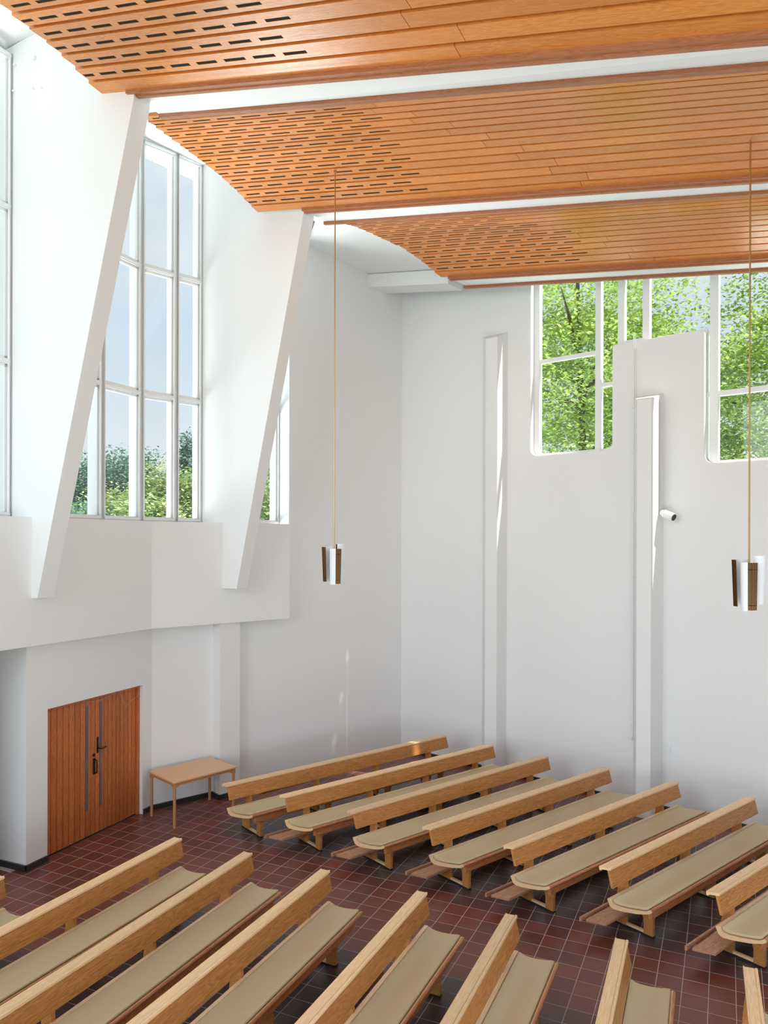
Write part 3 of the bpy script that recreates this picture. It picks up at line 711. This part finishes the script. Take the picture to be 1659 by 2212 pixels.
# ------------------------------------------------------------------ benches
def bench(length, nfr, skew, kneeler, loc, ang, label, group, left_in=.28):
    """x along the bench, y = facing direction. Origin: front top edge of the rail, left end"""
    root = tag(empty('pew', loc, ang), label, 'bench', group)
    sk = lambda x, y, z: (x + skew * y, y, z)
    def ext(prof, x0, x1, sub=None):
        """profile in (y,z) swept along x, ends cut on the skew"""
        m = MB(); n = len(prof)
        a = [sk(x0, y, z) for y, z in prof]; b = [sk(x1, y, z) for y, z in prof]
        m.mesh(a + b, [list(range(n)), list(range(n, 2 * n))[::-1]] + [[i, n + i, n + (i + 1) % n, (i + 1) % n] for i in range(n)])
        return m
    L = length
    ext([(-.105, .775), (-.105, .803), (-.098, .805), (-.09, .798), (-.016, .798), (-.0135, .794), (-.011, .798), (-.006, .804), (.006, .804), (.012, .797), (.012, .776), (.006, .772), (-.02, .772), (-.08, .77), (-.085, .758), (-.10, .758)], 0, L).build('top_rail', OAKTOP, root)
    ext([(-.024, .772), (-.001, .772), (.042, .58), (.038, .573), (.018, .573), (.014, .58)], 0, L).build('backrest', OAK, root, bevel=.003)
    ext([(-.022, .444), (-.018, .452), (.020, .452), (.024, .446), (.028, .42), (.05, .398), (.09, .388), (.20, .383), (.34, .392), (.372, .402), (.385, .412), (.40, .417), (.413, .412), (.418, .398), (.41, .385), (.38, .366), (.28, .345), (.12, .338), (.04, .345), (.005, .372)], 0, L).build('seat', OAKTOP, root)
    # cushion with rounded edge and dished top
    prof = [(.030, .448), (.034, .456), (.046, .452), (.070, .436), (.11, .425), (.19, .419), (.30, .426), (.355, .436), (.374, .436), (.380, .428), (.376, .412), (.34, .402), (.20, .392), (.09, .397), (.05, .410), (.034, .430)]
    m = MB(); n = len(prof); N = 3; xs = [.012, .022, L - .022, L - .012]; sc = [.9, 1, 1, .9]
    cy, cz = .2, .418; V = []
    for x, s_ in zip(xs, sc):
        V += [sk(x, cy + (y - cy) * (1 - (1 - s_) * .25), cz + (z - cz) * (s_ if s_ == 1 else .86)) for y, z in prof]
    Fs = [list(range(n)), [3 * n + i for i in range(n)][::-1]]
    for k in range(3): Fs += [[k * n + i, (k + 1) * n + i, (k + 1) * n + (i + 1) % n, k * n + (i + 1) % n] for i in range(n)]
    m.mesh(V, Fs); c = m.build('cushion', LEATHER, root)
    for p in c.data.polygons: p.use_smooth = len(p.vertices) == 4
    # apron rail under the nose
    ext([(.335, .375), (.335, .275), (.368, .272), (.372, .283), (.374, .382)], .10, L - .10).build('apron', REDWOOD, root)
    ext([(.398, .4195), (.411, .4155), (.4195, .405), (.4205, .395), (.412, .384), (.402, .39), (.402, .41)], .002, L - .002).build('nosing', REDWOOD, root)
    # frames: one plank each with post and arch, a bottom bar and a rubber foot strip
    xs = [left_in + .12 + (L - .24 - 2 * left_in) * i / (nfr - 1) for i in range(nfr)]
    out = [(-.26, .02), (-.02, .02), (-.02, .20), (-.012, .235), (.01, .265), (.04, .275), (.12, .27), (.165, .25), (.19, .21), (.20, .16), (.20, .02), (.315, .02),
           (.318, .20), (.328, .24), (.345, .275), (.345, .385), (.28, .358), (.05, .358), (.0, .40), (-.015, .46), (-.022, .60), (-.035, .765), (-.105, .765), (-.125, .60), (-.135, .44), (-.15, .33), (-.20, .20), (-.25, .12)]
    for x in xs:
        f = MB(); f.prism([(x - .021, y, z) for y, z in out], (.042, 0, 0)); fr = f.build('leg_frame', OAK, root)
        g = MB(); g.box(x - .018, x + .018, -.02, .20, .022, .048); g.build('cross_bar', OAKTOP, fr)
        g = MB(); g.box(x - .024, x + .024, -.265, .322, 0, .02); g.build('foot_strip', BLACK, fr)
    if kneeler:
        a, b = -.08, L - .55
        ext([(-.195, .172), (-.195, .2), (-.085, .2), (-.083, .197), (-.081, .2), (.012, .2), (.012, .172)], a, b).build('kneeler', KNEEL, root, bevel=.002)
        ext([(-.258, .165), (-.258, .212), (-.236, .212), (-.236, .165)], a - .01, b + .01).build('kneeler_strip', KNEEL, root)
        for x in [a + .04] + xs[:-1] + [b - .05]:
            g = MB(); g.box(x - .02, x + .02, -.245, -.19, .15, .175); g.build('bracket', KNEEL, root)
    return root
def place(px, ang, length, nfr, skew, kn, label, group, right_end=False, left_in=.28):
    P = at_z(px[0], px[1], .8); a = math.radians(ang); d = Vector((math.cos(a), math.sin(a), 0))
    P.z = 0
    if right_end: P = P - d * length
    # local y must be the facing direction = right-hand normal, so mirror x by rotating the bench and flipping the sweep
    return P, a
FLIP = {}
FOOT = []
def put_bench(px, ang, length, nfr, skew, kn, label, group, right_end=False):
    P, a = place(px, ang, length, nfr, skew, kn, label, group, right_end)
    # bench() is built with y = left of x; facing is to the right of x, so build with negative x: start from the other end
    d = Vector((math.cos(a), math.sin(a), 0))
    end = P + d * length
    FOOT.append((P, d, length))
    r = bench(length, nfr, -skew, kn, end, a + math.pi, label, group)
    if kn:
        for o in r.children:
            if o.name.startswith(('kneeler',)): 
                for v in o.data.vertices: v.co.x = length - v.co.x - 2 * skew * v.co.y * 1.0
                o.data.flip_normals()
            if o.name.startswith('bracket'):
                for v in o.data.vertices: v.co.x = length - v.co.x
                o.data.flip_normals()
    return r
RG, LG = 'pews of the far block', 'pews of the near block'
Rs = [((492.6, 1696), 39.36, 4.60, 4, 'farthest light oak pew, right against the back wall, beige cushion, no kneeler'),
      ((618, 1720), 38.9, 4.39, 4, 'second light oak pew of the far block, counted from the back wall'),
      ((765.5, 1754), 39.44, 4.2, 4, 'third light oak pew of the far block, counted from the back wall'),
      ((930, 1789), 39.65, 4.01, 4, 'fourth light oak pew of the far block, middle one of its seven'),
      ((1107, 1830), 39.45, 3.86, 3, 'fifth light oak pew of the far block, its end facing the aisle below the pilaster'),
      ((1316.5, 1875.5), 39.7, 3.67, 3, 'sixth light oak pew of the far block, ending at the right wall near the switches'),
      ((1551, 1930), 39.7, 3.5, 3, 'nearest pew of the far block, cut by the right edge of the photo')]
for i, (px, an, L, nf, lb) in enumerate(Rs): put_bench(px, an, L, nf, .45, i > 0, lb, RG)
Ls = [((8.4, 1893), 63.5, 'near-block pew of which only an end shows at the left edge by the wall corner'),
      ((391.6, 1811), 64.2, 'leftmost long pew of the near block, closest to the double door'),
      ((543.5, 1842.4), 65.0, 'second long pew of the near block from the door side'),
      ((711, 1880), 65.0, 'third pew of the near block, with figured oak grain on its wide top rail'),
      ((921, 1927.5), 64.6, 'fourth pew of the near block, middle of the bottom foreground'),
      ((1115, 1977), 65.2, 'fifth pew of the near block, seat end showing at bottom right of centre'),
      ((1354.8, 2030.7), 66.4, 'sixth pew of the near block, top rail almost upright at bottom right'),
      ((1633.7, 2092), 66.9, 'last near-block pew, just a rail end in the bottom right corner')]
for i, (px, an, lb) in enumerate(Ls): put_bench(px, an, 4.45, 4, .05, True, lb, LG, True)

# ------------------------------------------------------------------ small table
tA = at_z(322.4, 1665.8, .73); tB = at_z(373, 1690.9, .73); tC = at_z(509.5, 1656.4, .73); tD = at_z(456.5, 1634, .73)
ctr = (tA + tB + tC + tD) / 4; ux = ((tC - tB) + (tD - tA)).normalized(); lx = ((tC - tB).length + (tD - tA).length) / 2
uy = Vector((0, 0, 1)).cross(ux); ly = ((tA - tB).length + (tD - tC).length) / 2
tb = tag(empty('table', (ctr.x, ctr.y, 0), math.atan2(ux.y, ux.x)), 'small rectangular beech table standing by the wall right of the door', 'table')
k = MB(); k.box(-lx / 2, lx / 2, -ly / 2, ly / 2, .705, .73); k.build('table_top', TABLEW, tb, bevel=.003)
hx_, hy_ = lx / 2 - .04, ly / 2 - .04
for sx in (-1, 1):
    for sy in (-1, 1):
        k = MB(); k.tube([(sx * hx_, sy * hy_, 0), (sx * hx_, sy * hy_, .66)], .024, 12); k.box(sx * hx_ - .024, sx * hx_ + .024, sy * hy_ - .024, sy * hy_ + .024, .62, .705); k.build('leg', TABLEL, tb)
def apr(ax, c, half):
    prof = [(-half, .705), (-half, .625), (-half + .03, .63), (-half + .07, .655), (half - .07, .655), (half - .03, .63), (half, .625), (half, .705)]
    k = MB()
    if ax == 0: k.prism([(p, c - .01, z) for p, z in prof], (0, .02, 0))
    else: k.prism([(c - .01, p, z) for p, z in prof], (.02, 0, 0))
    k.build('apron', TABLEL, tb)
for s_ in (-1, 1): apr(0, s_ * hy_, hx_ - .022); apr(1, s_ * hx_, hy_ - .022)

# ------------------------------------------------------------------ floor grille along the back wall
gA, gB = Vector((-2.15, 13.24, 0)), Vector((-.81, 14.52, 0)); gd = (gB - gA).normalized(); go = Vector((-gd.y, gd.x, 0)); gl = (gB - gA).length
gr = tag(empty('floor_grille', gA, math.atan2(gd.y, gd.x)), 'dark green-grey heating grille set in the floor behind the farthest pew', 'grille')
k = MB()
for a_, b_, c_, d_ in ((0, gl, 0, .03), (0, gl, .22, .25), (0, .03, .03, .22), (gl - .03, gl, .03, .22)): k.box(a_, b_, c_, d_, 0, .02)
k.build('frame', GRILLE, gr)
k = MB(); i = 0
while .04 + i * .03 < gl - .04: k.box(.04 + i * .03, .052 + i * .03, .03, .22, .004, .016); i += 1
tag(k.build('slats', GRILLE, gr), kind='stuff')

# ------------------------------------------------------------------ pendants
def pendant(top, bot_z, scale, rot, label):
    """cluster of three tilted half-round shields with ribbed amber inner sides on a brass rod"""
    O = Vector((top.x, top.y, bot_z)); r = tag(empty('pendant_lamp', O, rot), label, 'lamp', 'brass and white pendant lamps')
    hgt = .50 * scale
    k = MB(); k.tube([(0, 0, hgt * .75), (0, 0, top.z - bot_z)], .009 * scale, 8); k.build('rod', BRASS, r)
    k = MB(); k.tube([(0, 0, top.z - bot_z - .02), (0, 0, top.z - bot_z + .01)], .022, 12); k.build('ceiling_cup', BRASS, r)
    k = MB(); k.tube([(0, 0, hgt * .5), (0, 0, hgt * .78)], .03 * scale, 12); k.build('hub', DARKMET, r)
    for i in range(3):
        a = i * 2 * math.pi / 3; z0 = (-.03, .035, -.005)[i] * scale
        c = Vector((math.cos(a), math.sin(a), 0)); t = Vector((-c.y, c.x, 0))
        R0 = .078 * scale; off = .082 * scale
        def P(ang, rr, zz):  # tilt: wider apart at the top
            fl = 1 + .16 * (zz / hgt)
            ctr_ = c * off * fl
            d = c * math.cos(ang) + t * math.sin(ang)
            return ctr_ + d * rr * (.92 + .10 * zz / hgt) + Vector((0, 0, zz + z0))
        N = 14; a0, a1 = math.radians(-150), math.radians(-5)
        out = MB(); V = []; Fc = []
        for j in range(N + 1):
            an = a0 + (a1 - a0) * j / N
            cut = 0.0
            V += [P(an, R0, cut), P(an, R0, hgt), P(an, R0 - .005, hgt), P(an, R0 - .005, cut)]
        for j in range(N):
            for q in range(4): Fc.append([j * 4 + q, j * 4 + (q + 1) % 4, (j + 1) * 4 + (q + 1) % 4, (j + 1) * 4 + q])
        Fc += [[0, 1, 2, 3], [N * 4 + q for q in range(4)]]
        out.mesh(V, Fc); sh = out.build('shade', LAMPW, r); 
        # ribbed amber lamellae closing the open side
        for w_ in (0,):
            k = MB(); M = 9; b0, b1 = math.radians(-3), math.radians(84)
            for j in range(M):
                an = b0 + (b1 - b0) * j / (M - 1); rr = R0 * (1.02 if j % 2 else .93)
                p, q = P(an, rr, .01), P(an, rr, hgt * .995); k.bar(p, q, .011 * scale, .004 * scale, up=c)
            k2 = [P(b0 + (b1 - b0) * j / (M - 1), R0 * .9, .01) for j in range(M)]; k3 = [P(b0 + (b1 - b0) * j / (M - 1), R0 * .9, hgt * .99) for j in range(M)]
            for j in range(M - 1): k.poly([k2[j], k2[j + 1], k3[j + 1], k3[j]])
            tag(k.build('lamella', BROWNM, sh), 'ribbed amber-brown inner side')
            for zz in (.12, .85):
                k = MB(); k.tube([P(b0 + (b1 - b0) * j / 4, R0 * 1.05, hgt * zz) for j in range(5)], .003, 5); k.build('clamp_band', DARKMET, sh)
    return r
def pend(xt, yt, D, ybot, label, rot, scale=1):
    X, Y = ray(xt, yt); top = Vector((X * D, D, H - Y * D))
    X2, Y2 = ray(xt, ybot); pendant(top, H - Y2 * D, scale, rot, label)
pend(724, 370, 10.25, 1257, 'left pendant lamp of white shields and brass, hanging before the far wall', math.radians(-76), .98)
pend(1621, 290, 7.55, 1312, 'right pendant lamp of white shields and brass, at the right edge of the photo', math.radians(-118), .98)

# ------------------------------------------------------------------ outdoors
gm = MB(); gm.walls([(-140, -60), (60, -60), (60, 160), (-140, 160)], -1.2, -1.0)
struct(gm.build('ground', GRASS), 'pale gravelly ground outside the church', 'ground')
def tree(name, x, y, base, hgt, rad, n, leaf, lm, label, group, crown=.25, conif=False, flat=1.0):
    r = tag(empty(name, (x, y, base)), label, 'tree', group); rnd = random.Random(int(x * 97 + y * 13))
    k = MB(); k.tube([(0, 0, 0), (rnd.uniform(-.2, .2), 0, hgt * .45), (0, rnd.uniform(-.2, .2), hgt * .9)], .1, 7, [hgt * .012, hgt * .008, hgt * .003]); 
    for i in range(14 if not conif else 4):
        z = hgt * rnd.uniform(crown * .9, .75); a = rnd.uniform(0, 6.28); l = rad * rnd.uniform(.6, .95)
        k.tube([(0, 0, z), (math.cos(a) * l * .5, math.sin(a) * l * .5, z + l * .28), (math.cos(a) * l, math.sin(a) * l, z + l * .4)], .05, 5, [hgt * .005, hgt * .003, .008])
    k.build('trunk', BARK, r)
    V = []; Fs = []
    clumps = []
    nc = max(12, n // (220 if leaf < .25 else 90))
    for i in range(nc):
        if conif:
            t = rnd.random() ** .7; z = hgt * (1 - t * (1 - crown)); rr = rad * (1 - (z / hgt - crown) / (1 - crown)) * rnd.uniform(.3, 1); a = rnd.uniform(0, 6.28)
            clumps.append((Vector((math.cos(a) * rr, math.sin(a) * rr, z)), rad * .22))
        else:
            while True:
                v = Vector((rnd.uniform(-1, 1), rnd.uniform(-1, 1), rnd.uniform(-1, 1)))
                if .25 < v.length < 1: break
            zc = hgt * (crown + (1 - crown) / 2); clumps.append((Vector((v.x * rad * .86, v.y * rad * .86, zc + v.z * hgt * (1 - crown) / 2 * .9)), rad * rnd.uniform(.16, .30)))
    for i in range(n):
        c, cr = clumps[rnd.randrange(nc)]
        v = Vector((rnd.gauss(0, .5), rnd.gauss(0, .5), rnd.gauss(0, .34) * flat)) * cr * 1.15
        p = c + v; a = rnd.uniform(0, 6.28); tl = rnd.uniform(-.7, .7); s_ = leaf * rnd.uniform(.6, 1.25)
        d = Vector((math.cos(a) * math.cos(tl), math.sin(a) * math.cos(tl), math.sin(tl))); u = d.cross(Vector((rnd.uniform(-.5, .5), rnd.uniform(-.5, .5), 1))).normalized()
        k0 = len(V); V += [tuple(p), tuple(p + d * s_ * .5 + u * s_ * .28), tuple(p + d * s_), tuple(p + d * s_ * .5 - u * s_ * .28)]; Fs.append((k0, k0 + 1, k0 + 2, k0 + 3))
    me = bpy.data.meshes.new('foliage'); me.from_pydata(V, [], Fs); me.materials.append(lm)
    o = bpy.data.objects.new('foliage', me); COL.objects.link(o); o.parent = r; o['kind'] = 'stuff'
    return r
NG = 'leafy trees outside the right-hand windows'
tree('leafy_tree', 5.2, 20.0, -1, 14.5, 3.7, 80000, .13, LEAF_NEAR, 'bright green tree filling the left tree window', NG, .15, flat=.6)
tree('leafy_tree', 10.1, 17.2, -1, 13.6, 3.3, 70000, .13, LEAF_NEAR, 'green tree behind the right tree window, with sky gaps on its left side', NG, .15, flat=.6)
tree('leafy_tree', 9.4, 24.8, -1, 13.6, 3.6, 24000, .19, LEAF_NEAR, 'green tree farther off, between the two trees close to the right-hand windows', NG, .15, flat=.6)
tree('leafy_tree', 14.4, 11.6, -1, 14.5, 3.2, 20000, .19, LEAF_NEAR, 'green tree mostly outside the photo beyond the right tree window', NG, .2, flat=.6)
FG = 'distant trees beyond the tall left windows'
def ftree(px, ytop, D, rad, lm, label, conif=False, n=26000, leaf=.30):
    X, Y = ray(px, ytop); z = H - Y * D; base = -8.0
    tree('distant_conifer' if conif else 'distant_tree', X * D, D, base, (z - base) * 1.05, rad, n, leaf, lm, label, FG, .12, conif)
ftree(172, 985, 58, 5.0, LEAF_FAR_C, 'dark blue-green distant tree at the left foot of the middle window')
ftree(248, 968, 62, 5.2, LEAF_FAR_A, 'tall blue-green distant tree in the second column of panes of the middle window')
ftree(232, 1052, 46, 3.6, LEAF_FAR_B, 'lower pale green distant tree in front of the tall blue-green ones')
ftree(322, 956, 60, 4.8, LEAF_FAR_C, 'tallest dark distant tree, seen through the third column of panes')
ftree(352, 1003, 50, 3.8, LEAF_FAR_B, 'yellow-green distant tree right of the tallest dark one')
ftree(404, 968, 66, 3.4, LEAF_FAR_C, 'pointed dark distant conifer in the right column of panes', True)
ftree(408, 1010, 50, 3.4, LEAF_FAR_B, 'light green distant tree below the conifer')
ftree(330, 1092, 34, 3.0, LEAF_FAR_B, 'low yellow-green distant bush at the sill of the third column of panes')
ftree(170, 1075, 40, 3.6, LEAF_FAR_A, 'low green distant tree at the sill beside the nearer fin')
ftree(588, 1000, 40, 3.6, LEAF_FAR_B, 'bright green distant tree in the narrow far window')
ftree(560, 962, 60, 4.8, LEAF_FAR_A, 'hazy distant tree top in the narrow far window')
ftree(490, 985, 64, 5.0, LEAF_FAR_A, 'blue-green distant tree hidden mostly by the farther fin')
ftree(0, 1010, 60, 5.0, LEAF_FAR_A, 'blue-green distant tree in the window at the left edge')
ftree(90, 1000, 62, 5.4, LEAF_FAR_C, 'dark distant tree hidden mostly by the nearer fin')

# ------------------------------------------------------------------ lay the tiles: the 300 largest visible singly, the rest joined
bpy.context.view_layer.update()
dg = bpy.context.evaluated_depsgraph_get()
def visible(x, y):
    o = Vector((0, 0, H)); hits = 0
    for dx, dy in ((0, 0), (.07, .05), (-.07, .05)):
        p = Vector((x + dx, y + dy, .0)); d = (p - o)
        ok, loc, nrm, idx, ob, mw = S.ray_cast(dg, o, d.normalized(), distance=d.length - .02)
        if not ok: hits += 1
    return hits
cand = []
for t in tiles:
    x, y, px, py = t
    if -15 < px < 1675 and py < 2225 and visible(x, y) >= 1: cand.append(t)
cand.sort(key=lambda t: t[1]); single = cand[:300]; ss = set(single)
def pew_grey(x, y):  # tiles darker and greyer under each pew, fading out beyond its footprint
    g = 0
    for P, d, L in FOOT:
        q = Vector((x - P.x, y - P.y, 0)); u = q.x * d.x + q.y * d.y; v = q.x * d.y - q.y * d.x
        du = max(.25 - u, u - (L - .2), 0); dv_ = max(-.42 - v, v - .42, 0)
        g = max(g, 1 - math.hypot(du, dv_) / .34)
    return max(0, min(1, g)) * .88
def tile_mesh(tone, gr=0):
    k = TS / 2 - .0034; h = .0
    me = bpy.data.meshes.new('tile'); b = .003
    v = [(-k, -k, -.006), (k, -k, -.006), (k, k, -.006), (-k, k, -.006), (-k, -k, -.0008), (k, -k, -.0008), (k, k, -.0008), (-k, k, -.0008), (-k + b, -k + b, 0), (k - b, -k + b, 0), (k - b, k - b, 0), (-k + b, k - b, 0)]
    f = [(8, 9, 10, 11)] + [(a, (a + 1) % 4, 4 + (a + 1) % 4, 4 + a) for a in range(4)] + [(4 + a, 4 + (a + 1) % 4, 8 + (a + 1) % 4, 8 + a) for a in range(4)]
    me.from_pydata(v, [], f); me.materials.append(TILE)
    at = me.attributes.new('tone', 'FLOAT', 'POINT')
    for d in at.data: d.value = tone
    at = me.attributes.new('pew_grey', 'FLOAT', 'POINT')
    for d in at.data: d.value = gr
    return me
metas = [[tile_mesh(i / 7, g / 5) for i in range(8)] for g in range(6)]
rt = random.Random(3)
for x, y, px, py in single:
    o = bpy.data.objects.new('tile', metas[round(pew_grey(x, y) * 5)][rt.randrange(8)]); COL.objects.link(o); o.parent = floor
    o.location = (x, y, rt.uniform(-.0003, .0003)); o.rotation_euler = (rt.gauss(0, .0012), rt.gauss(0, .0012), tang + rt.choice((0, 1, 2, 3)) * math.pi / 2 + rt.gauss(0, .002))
V = []; Fs = []; tone = []; pew_greys = []
for t in tiles:
    if t in ss: continue
    x, y = t[0], t[1]; M = Matrix.Translation((x, y, rt.uniform(-.0003, .0003))) @ Matrix.Rotation(tang + rt.gauss(0, .002), 4, 'Z') @ Matrix.Rotation(rt.gauss(0, .0012), 4, 'X') @ Matrix.Rotation(rt.gauss(0, .0012), 4, 'Y')
    me0 = metas[0][0]; k0 = len(V); V += [tuple(M @ v.co) for v in me0.vertices]; Fs += [tuple(k0 + i for i in p.vertices) for p in me0.polygons]; tone += [rt.random()] * 12; pew_greys += [pew_grey(x, y)] * 12
me = bpy.data.meshes.new('tile_field'); me.from_pydata(V, [], Fs); me.materials.append(TILE)
at = me.attributes.new('tone', 'FLOAT', 'POINT')
at.data.foreach_set('value', tone)
at = me.attributes.new('pew_grey', 'FLOAT', 'POINT'); at.data.foreach_set('value', pew_greys)
o = bpy.data.objects.new('tile_field', me); COL.objects.link(o); o.parent = floor; o['kind'] = 'stuff'
